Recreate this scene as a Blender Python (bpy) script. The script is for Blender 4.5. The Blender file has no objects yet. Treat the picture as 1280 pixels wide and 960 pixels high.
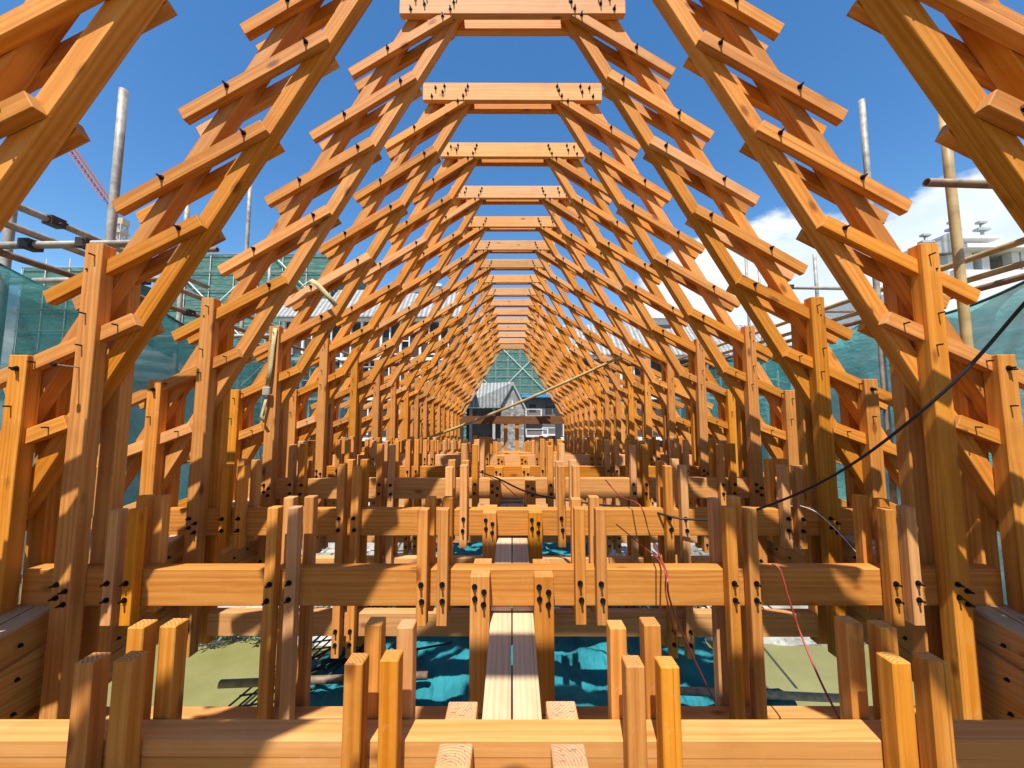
import bpy, bmesh, math, random
from mathutils import Vector, Matrix, Euler
random.seed(7)
R = math.radians
sc = bpy.context.scene
col = sc.collection
S = 1.7                      # metres per bay of the timber hall
PITCH = R(4.87)
FPX = 480.0                  # focal length in pixels of the 1280 wide photograph

# ------------------------------------------------------------------ camera
cam = bpy.data.cameras.new('camera')
cam.sensor_width = 36.0
cam.lens = 36.0 * FPX / 1280.0
cam.clip_start = 0.05
cam.clip_end = 3000
cam_o = bpy.data.objects.new('camera', cam)
col.objects.link(cam_o)
cam_o.location = (0, 0, 0)
cam_o.rotation_euler = (R(90) + PITCH, 0, 0)
sc.camera = cam_o

# ------------------------------------------------------------------ world and sun
SUN_EL, SUN_AZ = 62.0, 9.0        # sun high behind the camera, a little to the left
w = bpy.data.worlds.new('World')
sc.world = w
w.use_nodes = True
wn, wl = w.node_tree.nodes, w.node_tree.links
for n_ in list(wn):
    wn.remove(n_)
wout = wn.new('ShaderNodeOutputWorld')
bg = wn.new('ShaderNodeBackground')
sky = wn.new('ShaderNodeTexSky')
sky.sky_type = 'NISHITA'
sky.sun_disc = False
sky.sun_elevation = R(SUN_EL)
sky.sun_rotation = R(180 + SUN_AZ)
sky.altitude = 300
sky.air_density = 1.15
sky.dust_density = 0.35
sky.ozone_density = 2.6
bg.inputs['Strength'].default_value = 0.118
tc = wn.new('ShaderNodeTexCoord')
sep = wn.new('ShaderNodeSeparateXYZ')
wl.new(tc.outputs['Generated'], sep.inputs[0])
mp = wn.new('ShaderNodeMapping')
mp.inputs['Scale'].default_value = (1.0, 1.0, 2.1)
mp.inputs['Location'].default_value = (3.1, 0.4, 0.0)
wl.new(tc.outputs['Generated'], mp.inputs[0])
cn = wn.new('ShaderNodeTexNoise')
cn.inputs['Scale'].default_value = 3.4
cn.inputs['Detail'].default_value = 9
cn.inputs['Roughness'].default_value = 0.56
wl.new(mp.outputs[0], cn.inputs['Vector'])
def wmath(op, a, b=None, clamp=False):
    m = wn.new('ShaderNodeMath'); m.operation = op; m.use_clamp = clamp
    for i, v in enumerate((a, b)):
        if v is None: continue
        if isinstance(v, (int, float)): m.inputs[i].default_value = v
        else: wl.new(v, m.inputs[i])
    return m.outputs[0]
def wmap(v, a, b, c, d):
    m = wn.new('ShaderNodeMapRange'); m.interpolation_type = 'SMOOTHSTEP'
    wl.new(v, m.inputs[0])
    for i, x in enumerate((a, b, c, d)): m.inputs[1 + i].default_value = x
    return m.outputs[0]
# cumulus bank low over the right hand side, a small puff low on the left
right = wmap(sep.outputs[0], 0.16, 0.50, 0.0, 1.0)
low = wmap(sep.outputs[2], 0.30, 0.47, 1.0, 0.0)
bank = wmath('MULTIPLY', right, low)
left = wmath('MULTIPLY', wmap(sep.outputs[0], -0.6, -0.75, 0.0, 1.0), wmap(sep.outputs[2], 0.12, 0.26, 1.0, 0.0))
lift = wmath('MAXIMUM', wmath('MULTIPLY', bank, 0.45), wmath('MULTIPLY', left, 0.16))
dens = wmap(wmath('ADD', cn.outputs[0], lift), 0.68, 0.79, 0.0, 1.0)
shade = wmap(cn.outputs[0], 0.40, 0.68, 0.0, 1.0)
ccol = wn.new('ShaderNodeMix'); ccol.data_type = 'RGBA'
ccol.inputs[6].default_value = (4.4, 5.1, 6.1, 1)
ccol.inputs[7].default_value = (6.4, 6.5, 6.6, 1)
wl.new(shade, ccol.inputs[0])
mixc = wn.new('ShaderNodeMix'); mixc.data_type = 'RGBA'
wl.new(wmath('MULTIPLY', dens, 0.95), mixc.inputs[0])
hs = wn.new('ShaderNodeHueSaturation')
hs.inputs['Saturation'].default_value = 1.27
wl.new(sky.outputs[0], hs.inputs['Color'])
wl.new(hs.outputs[0], mixc.inputs[6])
wl.new(ccol.outputs[2], mixc.inputs[7])
wl.new(mixc.outputs[2], bg.inputs['Color'])
wl.new(bg.outputs[0], wout.inputs[0])

sun = bpy.data.lights.new('sun', 'SUN')
sun.energy = 5.0
sun.angle = R(0.5)
sun.color = (1.0, 0.95, 0.86)
sun_o = bpy.data.objects.new('sun', sun)
col.objects.link(sun_o)
sdir = Vector((math.sin(R(SUN_AZ)) * math.cos(R(SUN_EL)), math.cos(R(SUN_AZ)) * math.cos(R(SUN_EL)), -math.sin(R(SUN_EL))))
sun_o.rotation_euler = sdir.to_track_quat('-Z', 'Y').to_euler()
sun_o.location = (0, -20, 40)

sc.view_settings.view_transform = 'Standard'
sc.view_settings.look = 'None'
sc.view_settings.exposure = 0.70
sc.view_settings.gamma = 1.0
sc.view_settings.use_curve_mapping = False
sc.render.engine = 'CYCLES'
sc.cycles.max_bounces = 8
sc.cycles.transparent_max_bounces = 24

# ------------------------------------------------------------------ helpers
def at(px, py, Y):
    """World point (metres) at depth Y bays that the photograph shows at pixel px, py."""
    u, v = (px - 640) / FPX, (480 - py) / FPX
    c, s = math.cos(PITCH), math.sin(PITCH)
    k = Y / (c - v * s)
    return Vector((k * u, Y, k * (s + v * c))) * S

def tag(o, label=None, cat=None, group=None, kind=None):
    if label: o['label'] = label
    if cat: o['category'] = cat
    if group: o['group'] = group
    if kind: o['kind'] = kind
    return o

def empty(name, loc=(0, 0, 0), rz=0):
    o = bpy.data.objects.new(name, None)
    o.empty_display_size = 0.2
    o.location = loc
    o.rotation_euler = (0, 0, rz)
    col.objects.link(o)
    return o

def link(name, me, parent=None, loc=None, rot=None):
    o = bpy.data.objects.new(name, me)
    col.objects.link(o)
    if parent is not None: o.parent = parent
    if loc is not None: o.location = loc
    if rot is not None: o.rotation_euler = rot
    return o

class MB:
    """collects shapes into one mesh"""
    def __init__(self): self.bm = bmesh.new()
    def box(self, lo, hi, rot=None, piv=None):
        lo, hi = Vector(lo), Vector(hi)
        c = (lo + hi) / 2
        r = bmesh.ops.create_cube(self.bm, size=1)
        bmesh.ops.scale(self.bm, vec=hi - lo, verts=r['verts'])
        bmesh.ops.translate(self.bm, vec=c, verts=r['verts'])
        if rot is not None:
            bmesh.ops.rotate(self.bm, cent=piv if piv is not None else c, matrix=rot, verts=r['verts'])
        return r['verts']
    def bar(self, a, b, wx, wz):
        a, b = Vector(a), Vector(b)
        d = b - a; L = d.length
        r = bmesh.ops.create_cube(self.bm, size=1)
        bmesh.ops.scale(self.bm, vec=(L, wx, wz), verts=r['verts'])
        q = d.to_track_quat('X', 'Z').to_matrix()
        bmesh.ops.rotate(self.bm, cent=(0, 0, 0), matrix=q, verts=r['verts'])
        bmesh.ops.translate(self.bm, vec=(a + b) / 2, verts=r['verts'])
    def tube(self, pts, rad, seg=10, cap=True, rads=None):
        pts = [Vector(p) for p in pts]
        rings = []
        n = len(pts)
        up = Vector((0, 0, 1))
        for i, p in enumerate(pts):
            t = (pts[min(i + 1, n - 1)] - pts[max(i - 1, 0)]).normalized()
            a = up if abs(t.dot(up)) < 0.95 else Vector((1, 0, 0))
            x = t.cross(a).normalized(); y = x.cross(t).normalized()
            rr = rads[i] if rads else rad
            rings.append([self.bm.verts.new(p + (x * math.cos(k * 2 * math.pi / seg) + y * math.sin(k * 2 * math.pi / seg)) * rr) for k in range(seg)])
        for i in range(n - 1):
            for k in range(seg):
                self.bm.faces.new((rings[i][k], rings[i][(k + 1) % seg], rings[i + 1][(k + 1) % seg], rings[i + 1][k])).smooth = True
        if cap:
            self.bm.faces.new(rings[0]); self.bm.faces.new(rings[-1])
    def pipe(self, a, b, ro, ri, seg=16):
        """hollow straight tube"""
        a, b = Vector(a), Vector(b)
        t = (b - a).normalized()
        up = Vector((0, 0, 1)) if abs(t.z) < 0.9 else Vector((1, 0, 0))
        x = t.cross(up).normalized(); y = x.cross(t)
        rr = []
        for p, r in ((a, ro), (b, ro), (b, ri), (a, ri)):
            rr.append([self.bm.verts.new(p + (x * math.cos(k * 2 * math.pi / seg) + y * math.sin(k * 2 * math.pi / seg)) * r) for k in range(seg)])
        for i in range(4):
            for k in range(seg):
                f = self.bm.faces.new((rr[i][k], rr[i][(k + 1) % seg], rr[(i + 1) % 4][(k + 1) % seg], rr[(i + 1) % 4][k]))
                f.smooth = i in (0, 2)
    def quad(self, a, b, c, d):
        return self.bm.faces.new([self.bm.verts.new(Vector(p)) for p in (a, b, c, d)])
    def prism(self, pts, y0, y1):
        """outline in XZ extruded along Y"""
        A = [self.bm.verts.new((p[0], y0, p[1])) for p in pts]
        B = [self.bm.verts.new((p[0], y1, p[1])) for p in pts]
        n = len(pts)
        self.bm.faces.new(A); self.bm.faces.new(B[::-1])
        for i in range(n):
            self.bm.faces.new((A[i], B[i], B[(i + 1) % n], A[(i + 1) % n]))
    def mesh(self, name, mat, bevel=0):
        bmesh.ops.recalc_face_normals(self.bm, faces=self.bm.faces)
        if bevel:
            bmesh.ops.bevel(self.bm, geom=self.bm.edges[:], offset=bevel, segments=1, affect='EDGES')
        me = bpy.data.meshes.new(name)
        self.bm.to_mesh(me); self.bm.free()
        if mat: me.materials.append(mat)
        return me
    def build(self, name, mat, parent=None, bevel=0):
        return link(name, self.mesh(name, mat, bevel), parent)

# ------------------------------------------------------------------ materials
class NT:
    def __init__(self, name):
        self.m = bpy.data.materials.new(name)
        self.m.use_nodes = True
        self.t = self.m.node_tree
        self.b = self.t.nodes['Principled BSDF']
        self.out = self.t.nodes['Material Output']
    def n(self, typ, **kw):
        x = self.t.nodes.new(typ)
        for k, v in kw.items(): setattr(x, k, v)
        return x
    def l(self, a, b): self.t.links.new(a, b)
    def math(self, op, a, b=None, clamp=False):
        m = self.n('ShaderNodeMath', operation=op, use_clamp=clamp)
        for i, v in enumerate((a, b)):
            if v is None: continue
            if isinstance(v, (int, float)): m.inputs[i].default_value = v
            else: self.l(v, m.inputs[i])
        return m.outputs[0]
    def ramp(self, v, stops):
        r = self.n('ShaderNodeValToRGB')
        el = r.color_ramp.elements
        while len(el) < len(stops): el.new(0.5)
        for e, (p, c) in zip(el, stops):
            e.position = p; e.color = (*c, 1)
        self.l(v, r.inputs[0])
        return r.outputs[0]
    def noise(self, vec, scale, detail=4, rough=0.55, dist=0):
        x = self.n('ShaderNodeTexNoise')
        x.inputs['Scale'].default_value = scale
        x.inputs['Detail'].default_value = detail
        x.inputs['Roughness'].default_value = rough
        x.inputs['Distortion'].default_value = dist
        if vec is not None: self.l(vec, x.inputs['Vector'])
        return x.outputs[0]
    def mapping(self, vec, scale, loc=(0, 0, 0)):
        x = self.n('ShaderNodeMapping')
        x.inputs['Scale'].default_value = scale
        x.inputs['Location'].default_value = loc
        self.l(vec, x.inputs[0])
        return x.outputs[0]
    def mixc(self, fac, a, b, blend='MIX'):
        x = self.n('ShaderNodeMix', data_type='RGBA', blend_type=blend)
        for i, v in ((0, fac), (6, a), (7, b)):
            if isinstance(v, (int, float)): x.inputs[i].default_value = v
            elif isinstance(v, tuple): x.inputs[i].default_value = (*v, 1)
            else: self.l(v, x.inputs[i])
        return x.outputs[2]
    def bump(self, h, strength, dist=0.01):
        x = self.n('ShaderNodeBump')
        x.inputs['Strength'].default_value = strength
        x.inputs['Distance'].default_value = dist
        self.l(h, x.inputs['Height'])
        self.l(x.outputs[0], self.b.inputs['Normal'])

def mrange(nt, v, a, b, c, d):
    m = nt.n('ShaderNodeMapRange')
    nt.l(v, m.inputs[0])
    for i, x in enumerate((a, b, c, d)): m.inputs[1 + i].default_value = x
    return m.outputs[0]

def wood(name, dark, mid, light, axis='X', rough=0.68, knots=True, lam=0):
    t = NT(name)
    tc = t.n('ShaderNodeTexCoord')
    oi = t.n('ShaderNodeObjectInfo')
    rnd = oi.outputs['Random']
    vec = tc.outputs['Object']
    off = t.n('ShaderNodeCombineXYZ')
    t.l(t.math('MULTIPLY', rnd, 61.0), off.inputs[0])
    t.l(t.math('SINE', t.math('MULTIPLY', rnd, 513.0)), off.inputs[1])
    t.l(t.math('COSINE', t.math('MULTIPLY', rnd, 771.0)), off.inputs[2])
    along = (0.10, 1, 1) if axis == 'X' else (1, 0.10, 1)
    sc1 = t.mapping(vec, along)
    scaled_off = t.n('ShaderNodeVectorMath', operation='MULTIPLY')
    t.l(off.outputs[0], scaled_off.inputs[0])
    scaled_off.inputs[1].default_value = (1, 0.16, 0.16) if axis == 'X' else (0.16, 1, 0.16)
    add = t.n('ShaderNodeVectorMath', operation='ADD')
    t.l(sc1, add.inputs[0]); t.l(scaled_off.outputs[0], add.inputs[1])
    p = add.outputs[0]
    wv = t.n('ShaderNodeTexWave', wave_type='RINGS', rings_direction=axis)
    wv.inputs['Scale'].default_value = 6.5
    wv.inputs['Distortion'].default_value = 5.5
    wv.inputs['Detail'].default_value = 3
    wv.inputs['Detail Scale'].default_value = 1.6
    t.l(p, wv.inputs['Vector'])
    fine = t.noise(t.mapping(p, (6, 70, 70) if axis == 'X' else (70, 6, 70)), 1.0, 3)
    broad = t.noise(t.mapping(p, (3, 5, 5) if axis == 'X' else (5, 3, 5)), 1.0, 2)
    v = t.math('ADD', t.math('MULTIPLY', wv.outputs['Fac'], 0.17), t.math('ADD', t.math('MULTIPLY', fine, 0.38), t.math('MULTIPLY', broad, 0.48)))
    c = t.ramp(v, [(0.24, dark), (0.52, mid), (0.80, light)])
    if knots:
        vo = t.n('ShaderNodeTexVoronoi', feature='F1')
        vo.inputs['Scale'].default_value = 2.0
        t.l(t.mapping(p, (7, 1.6, 1.6) if axis == 'X' else (1.6, 7, 1.6)), vo.inputs['Vector'])
        k = mrange(t, vo.outputs['Distance'], 0.06, 0.15, 0.85, 0.0)
        c = t.mixc(k, c, (dark[0] * 0.45, dark[1] * 0.36, dark[2] * 0.3))
    # end grain on the cut faces
    ge = t.n('ShaderNodeNewGeometry')
    vt = t.n('ShaderNodeVectorTransform', vector_type='NORMAL', convert_from='WORLD', convert_to='OBJECT')
    t.l(ge.outputs['Normal'], vt.inputs[0])
    se = t.n('ShaderNodeSeparateXYZ'); t.l(vt.outputs[0], se.inputs[0])
    endf = mrange(t, t.math('ABSOLUTE', se.outputs[0 if axis == 'X' else 1]), 0.75, 0.9, 0.0, 1.0)
    rg = t.n('ShaderNodeTexWave', wave_type='RINGS', rings_direction=axis)
    rg.inputs['Scale'].default_value = 18
    rg.inputs['Distortion'].default_value = 2.0
    rg.inputs['Detail Scale'].default_value = 3.0
    t.l(p, rg.inputs['Vector'])
    eg = t.ramp(t.math('ADD', t.math('MULTIPLY', rg.outputs['Fac'], 0.45), t.math('MULTIPLY', t.noise(tc.outputs['Object'], 60, 4, 0.7), 0.55)), [(0.25, (mid[0] * .66, mid[1] * .66, mid[2] * .9)), (0.75, (light[0] * .96, light[1] * 1.0, light[2] * 1.15))])
    c = t.mixc(endf, c, eg)
    # fine drying checks along the grain, pale scuffs
    ck = t.noise(t.mapping(p, (2.2, 55, 55) if axis == 'X' else (55, 2.2, 55)), 1.0, 2)
    c = t.mixc(mrange(t, ck, 0.665, 0.70, 0.0, 0.55), c, (dark[0] * 0.5, dark[1] * 0.42, dark[2] * 0.4))
    sf = t.noise(tc.outputs['Object'], 9, 6, 0.7)
    c = t.mixc(mrange(t, sf, 0.60, 0.74, 0.0, 0.20), c, (0.66, 0.47, 0.29))
    # drying stains
    st = t.noise(tc.outputs['Object'], 2.6, 5, 0.6)
    c = t.mixc(mrange(t, st, 0.52, 0.72, 0.0, 0.28), c, (mid[0] * 0.62, mid[1] * 0.55, mid[2] * 0.5))
    if lam:
        sp = t.n('ShaderNodeSeparateXYZ'); t.l(tc.outputs['Object'], sp.inputs[0])
        fr = t.math('FRACT', t.math('MULTIPLY', sp.outputs[2], lam))
        c = t.mixc(mrange(t, fr, 0.0, 0.05, 0.6, 0.0), c, (dark[0] * 0.5, dark[1] * 0.5, dark[2] * 0.5))
    h = t.n('ShaderNodeHueSaturation')
    t.l(mrange(t, t.math('FRACT', t.math('MULTIPLY', rnd, 17.3)), 0, 1, 0.4965, 0.5000), h.inputs['Hue'])
    t.l(mrange(t, t.math('FRACT', t.math('MULTIPLY', rnd, 7.7)), 0, 1, 0.98, 1.08), h.inputs['Saturation'])
    t.l(mrange(t, t.math('FRACT', t.math('MULTIPLY', rnd, 29.1)), 0, 1, 0.82, 1.13), h.inputs['Value'])
    t.l(c, h.inputs['Color'])
    t.l(h.outputs[0], t.b.inputs['Base Color'])
    t.b.inputs['Roughness'].default_value = rough
    t.b.inputs['Specular IOR Level'].default_value = 0.35
    t.bump(t.math('ADD', fine, t.math('MULTIPLY', wv.outputs['Fac'], 0.5)), 0.22, 0.004)
    return t.m

WOOD = wood('timber_wood', (0.37, 0.124, 0.019), (0.55, 0.224, 0.043), (0.66, 0.318, 0.085))
WOODP = wood('pale_timber_wood', (0.47, 0.195, 0.058), (0.60, 0.298, 0.112), (0.69, 0.385, 0.17))
WOODL = wood('laminated_wood', (0.40, 0.175, 0.042), (0.56, 0.285, 0.085), (0.66, 0.38, 0.14), axis='Y')
SHADEWOOD = wood('shade_darkened_wood', (0.09, 0.035, 0.012), (0.15, 0.06, 0.02), (0.22, 0.10, 0.04))  # shade over the portal lintel put into the wood colour
PLANK = wood('plank_wood', (0.37, 0.26, 0.15), (0.50, 0.37, 0.23), (0.59, 0.46, 0.30), axis='Y')

def plain(name, colr, rough=0.6, metal=0.0, var=0.25, scale=3.0, bump=0.0):
    t = NT(name)
    tc = t.n('ShaderNodeTexCoord')
    n_ = t.noise(tc.outputs['Object'], scale, 5, 0.6)
    lo = tuple(max(0, x * (1 - var)) for x in colr); hi = tuple(min(1, x * (1 + var)) for x in colr)
    t.l(t.ramp(n_, [(0.3, lo), (0.7, hi)]), t.b.inputs['Base Color'])
    t.b.inputs['Roughness'].default_value = rough
    t.b.inputs['Metallic'].default_value = metal
    if bump: t.bump(n_, bump, 0.02)
    return t.m

BOLT = plain('black_bolt_steel', (0.03, 0.028, 0.028), 0.32, 0.85, 0.2, 40)
STEEL = plain('galvanised_tube', (0.30, 0.275, 0.235), 0.6, 0.15, 0.4, 9, 0.1)
RUST = plain('rusty_tube', (0.22, 0.15, 0.10), 0.65, 0.2, 0.45, 7, 0.15)
CLAMP = plain('rusty_coupler', (0.05, 0.04, 0.035), 0.6, 0.4, 0.4, 20)
PENCIL = plain('pencil_lead', (0.10, 0.075, 0.06), 0.8)
CABLE = plain('black_cable', (0.012, 0.011, 0.014), 0.5, 0, 0.2)
REDW = plain('red_wire', (0.30, 0.035, 0.025), 0.5, 0, 0.2)
WHITE = plain('white_render', (0.60, 0.595, 0.57), 0.8, 0, 0.06, 1.5)
GREYW = plain('grey_render', (0.36, 0.36, 0.35), 0.85, 0, 0.15, 1.2)
DARK = plain('dark_interior', (0.030, 0.028, 0.028), 0.8, 0, 0.4, 1.0)
BLUE = plain('blue_sheet', (0.05, 0.25, 0.50), 0.5, 0, 0.1)
BLACKBAR = plain('black_mesh_bar', (0.02, 0.02, 0.022), 0.6, 0.3, 0.2)
STRAPM = plain('yellow_webbing', (0.44, 0.365, 0.185), 0.8, 0, 0.15, 30, 0.2)
BRANCH = plain('branch_bark', (0.16, 0.11, 0.07), 0.85, 0, 0.3, 8, 0.3)

def bamboo_mat():
    t = NT('bamboo_skin')
    tc = t.n('ShaderNodeTexCoord')
    n_ = t.noise(tc.outputs['Object'], 5, 4)
    t.l(t.ramp(n_, [(0.3, (0.30, 0.20, 0.08)), (0.7, (0.52, 0.38, 0.17))]), t.b.inputs['Base Color'])
    t.b.inputs['Roughness'].default_value = 0.5
    return t.m
BAMBOO = bamboo_mat()

def net_mat(name, base, hole, ripple=False):
    t = NT(name)
    tc = t.n('ShaderNodeTexCoord')
    n_ = t.noise(tc.outputs['Object'], 1.3, 5, 0.6)
    c = t.ramp(n_, [(0.3, tuple(x * 0.72 for x in base)), (0.7, tuple(min(1, x * 1.25) for x in base))])
    t.l(c, t.b.inputs['Base Color'])
    t.b.inputs['Roughness'].default_value = 0.75
    tr = t.n('ShaderNodeBsdfTransparent')
    tl = t.n('ShaderNodeBsdfTranslucent'); t.l(c, tl.inputs[0])
    m0 = t.n('ShaderNodeMixShader'); m0.inputs[0].default_value = 0.42
    t.l(t.b.outputs[0], m0.inputs[1]); t.l(tl.outputs[0], m0.inputs[2])
    mx = t.n('ShaderNodeMixShader')
    n2 = t.noise(t.mapping(tc.outputs['Object'], (1, 1, 5)), 0.7, 3)
    t.l(mrange(t, n2, 0.3, 0.7, hole * 0.7, hole * 1.3), mx.inputs[0])
    t.l(m0.outputs[0], mx.inputs[1]); t.l(tr.outputs[0], mx.inputs[2])
    if ripple:
        sp = t.n('ShaderNodeSeparateXYZ'); t.l(tc.outputs['Object'], sp.inputs[0])
        wv = t.math('SINE', t.math('ADD', t.math('MULTIPLY', sp.outputs[0], 46), t.math('MULTIPLY', n_, 14)))
        w2 = t.noise(t.mapping(tc.outputs['Object'], (5, 2, 5)), 2.2, 5, 0.65)
        t.bump(t.math('ADD', t.math('MULTIPLY', wv, 0.25), t.math('MULTIPLY', w2, 1.6)), 0.9, 0.03)
    t.l(mx.outputs[0], t.out.inputs[0])
    return t.m
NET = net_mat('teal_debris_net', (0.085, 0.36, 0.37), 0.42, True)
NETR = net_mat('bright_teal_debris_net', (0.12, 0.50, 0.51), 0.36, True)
NETD = net_mat('teal_deck_net', (0.028, 0.34, 0.42), 0.05, True)

def facade_net():
    """green net stretched over storeys of scaffolding: sagging courses, folds and dark gaps"""
    t = NT('green_facade_net')
    tc = t.n('ShaderNodeTexCoord')
    sp = t.n('ShaderNodeSeparateXYZ'); t.l(tc.outputs['Object'], sp.inputs[0])
    wob = t.noise(tc.outputs['Object'], 0.55, 4)
    z = t.math('ADD', t.math('MULTIPLY', sp.outputs[2], 1.6), t.math('MULTIPLY', wob, 2.2))
    fr = t.math('FRACT', z)
    band = mrange(t, fr, 0.0, 0.28, 1.0, 0.0)
    n_ = t.noise(t.mapping(tc.outputs['Object'], (0.8, 0.8, 3)), 1.2, 5)
    c = t.ramp(n_, [(0.28, (0.03, 0.10, 0.085)), (0.55, (0.075, 0.185, 0.155)), (0.8, (0.16, 0.29, 0.25))])
    c = t.mixc(t.math('MULTIPLY', band, 0.85), c, (0.035, 0.075, 0.07))
    t.l(c, t.b.inputs['Base Color'])
    t.b.inputs['Roughness'].default_value = 0.85
    t.bump(t.math('ADD', fr, n_), 0.35, 0.2)
    return t.m
FNET = facade_net()

def tiles(name, base):
    t = NT(name)
    tc = t.n('ShaderNodeTexCoord')
    sp = t.n('ShaderNodeSeparateXYZ'); t.l(tc.outputs['Object'], sp.inputs[0])
    fr = t.math('FRACT', t.math('MULTIPLY', sp.outputs[0], 2.2))
    ridge = mrange(t, t.math('ABSOLUTE', t.math('SUBTRACT', fr, 0.5)), 0.12, 0.42, 0.0, 1.0)
    row = t.math('FRACT', t.math('MULTIPLY', sp.outputs[2], 2.6))
    n_ = t.noise(tc.outputs['Object'], 2.2, 5)
    c = t.ramp(n_, [(0.3, tuple(x * 0.7 for x in base)), (0.7, tuple(x * 1.2 for x in base))])
    c = t.mixc(t.math('MULTIPLY', ridge, 0.62), c, tuple(x * 0.22 for x in base))
    c = t.mixc(mrange(t, row, 0, 0.12, 0.4, 0.0), c, tuple(x * 0.3 for x in base))
    t.l(c, t.b.inputs['Base Color'])
    t.b.inputs['Roughness'].default_value = 0.7
    t.bump(t.math('SUBTRACT', 1.0, ridge), 0.6, 0.06)
    return t.m
TILE = tiles('grey_roof_tile', (0.30, 0.31, 0.31))

def stone_wall():
    t = NT('grey_stone_wall')
    tc = t.n('ShaderNodeTexCoord')
    vo = t.n('ShaderNodeTexVoronoi', feature='DISTANCE_TO_EDGE')
    vo.inputs['Scale'].default_value = 2.2
    t.l(t.mapping(tc.outputs['Object'], (1, 1, 1.6)), vo.inputs['Vector'])
    v2 = t.n('ShaderNodeTexVoronoi'); v2.inputs['Scale'].default_value = 2.2
    t.l(t.mapping(tc.outputs['Object'], (1, 1, 1.6)), v2.inputs['Vector'])
    bw = t.n('ShaderNodeRGBToBW'); t.l(v2.outputs['Color'], bw.inputs[0])
    c = t.ramp(t.math('ADD', t.math('MULTIPLY', bw.outputs[0], 0.6), t.math('MULTIPLY', t.noise(tc.outputs['Object'], 3, 5), 0.5)), [(0.3, (0.13, 0.13, 0.125)), (0.75, (0.33, 0.325, 0.31))])
    c = t.mixc(mrange(t, vo.outputs['Distance'], 0.0, 0.05, 0.7, 0.0), c, (0.09, 0.09, 0.09))
    t.l(c, t.b.inputs['Base Color'])
    t.b.inputs['Roughness'].default_value = 0.9
    return t.m
STONE = stone_wall()

def ground_mat():
    t = NT('dusty_site_ground')
    tc = t.n('ShaderNodeTexCoord')
    a = t.noise(tc.outputs['Object'], 0.35, 6, 0.65)
    b = t.noise(tc.outputs['Object'], 2.6, 6, 0.7)
    c = t.ramp(a, [(0.35, (0.16, 0.15, 0.12)), (0.55, (0.38, 0.37, 0.33)), (0.72, (0.55, 0.54, 0.50))])
    c = t.mixc(mrange(t, b, 0.5, 0.66, 0.0, 0.75), c, (0.09, 0.085, 0.075))
    t.l(c, t.b.inputs['Base Color'])
    t.b.inputs['Roughness'].default_value = 0.95
    t.bump(b, 0.6, 0.15)
    return t.m
GROUND = ground_mat()

def water_mat():
    t = NT('silty_river_water')
    tc = t.n('ShaderNodeTexCoord')
    n_ = t.noise(tc.outputs['Object'], 0.45, 4, 0.6)
    t.l(t.ramp(n_, [(0.3, (0.155, 0.142, 0.045)), (0.7, (0.220, 0.205, 0.078))]), t.b.inputs['Base Color'])
    t.b.inputs['Roughness'].default_value = 0.12
    t.b.inputs['Specular IOR Level'].default_value = 0.3
    r = t.noise(tc.outputs['Object'], 3.0, 3, 0.5)
    t.bump(r, 0.22, 0.05)
    return t.m
WATER = water_mat()

def leaf_mat():
    t = NT('green_leaves')
    oi = t.n('ShaderNodeTexCoord')
    n_ = t.noise(oi.outputs['Object'], 2.5, 3)
    t.l(t.ramp(n_, [(0.3, (0.035, 0.07, 0.02)), (0.7, (0.10, 0.15, 0.04))]), t.b.inputs['Base Color'])
    t.b.inputs['Roughness'].default_value = 0.6
    return t.m
LEAF = leaf_mat()

# ------------------------------------------------------------------ ground and river
ZW = -4.5 * S      # water level
def sheet(name, lo, hi, z, mat, n=2, jit=0):
    bm = bmesh.new()
    bmesh.ops.create_grid(bm, x_segments=n, y_segments=n, size=0.5)
    for v in bm.verts:
        v.co = Vector((lo[0] + (v.co.x + .5) * (hi[0] - lo[0]), lo[1] + (v.co.y + .5) * (hi[1] - lo[1]), z + random.uniform(-jit, jit)))
    me = bpy.data.meshes.new(name); bm.to_mesh(me); bm.free(); me.materials.append(mat)
    return link(name, me)
tag(sheet('river_bed_ground', (-900, -900), (900, 900), ZW - 1.2, GROUND), kind='structure')
tag(sheet('river_water', (-700, -60), (700, 16.5), ZW, WATER), kind='structure')
# far bank: a rough embankment with a sloped front edge
m = MB()
NX = 120
rows = [(13.6, ZW - 0.9), (14.0, ZW + 0.12), (14.9, ZW + 0.55), (16.5, ZW + 1.1), (20, ZW + 1.5), (30, ZW + 1.6), (60, ZW + 1.7), (700, ZW + 1.8)]
grid = []
for (yy, zz) in rows:
    rw = []
    for i in range(NX + 1):
        f = i / NX * 2 - 1
        x = (abs(f) ** 2.2) * 600 * (1 if f > 0 else -1)
        j = 0.5 if yy < 60 else 0
        rw.append(m.bm.verts.new((x, yy + random.uniform(-j, j), zz + random.uniform(-j, j) * 0.35)))
    grid.append(rw)
for a in range(len(rows) - 1):
    for i in range(NX):
        m.bm.faces.new((grid[a][i], grid[a][i + 1], grid[a + 1][i + 1], grid[a + 1][i]))
tag(m.build('river_bank', GROUND), kind='structure')

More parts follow.
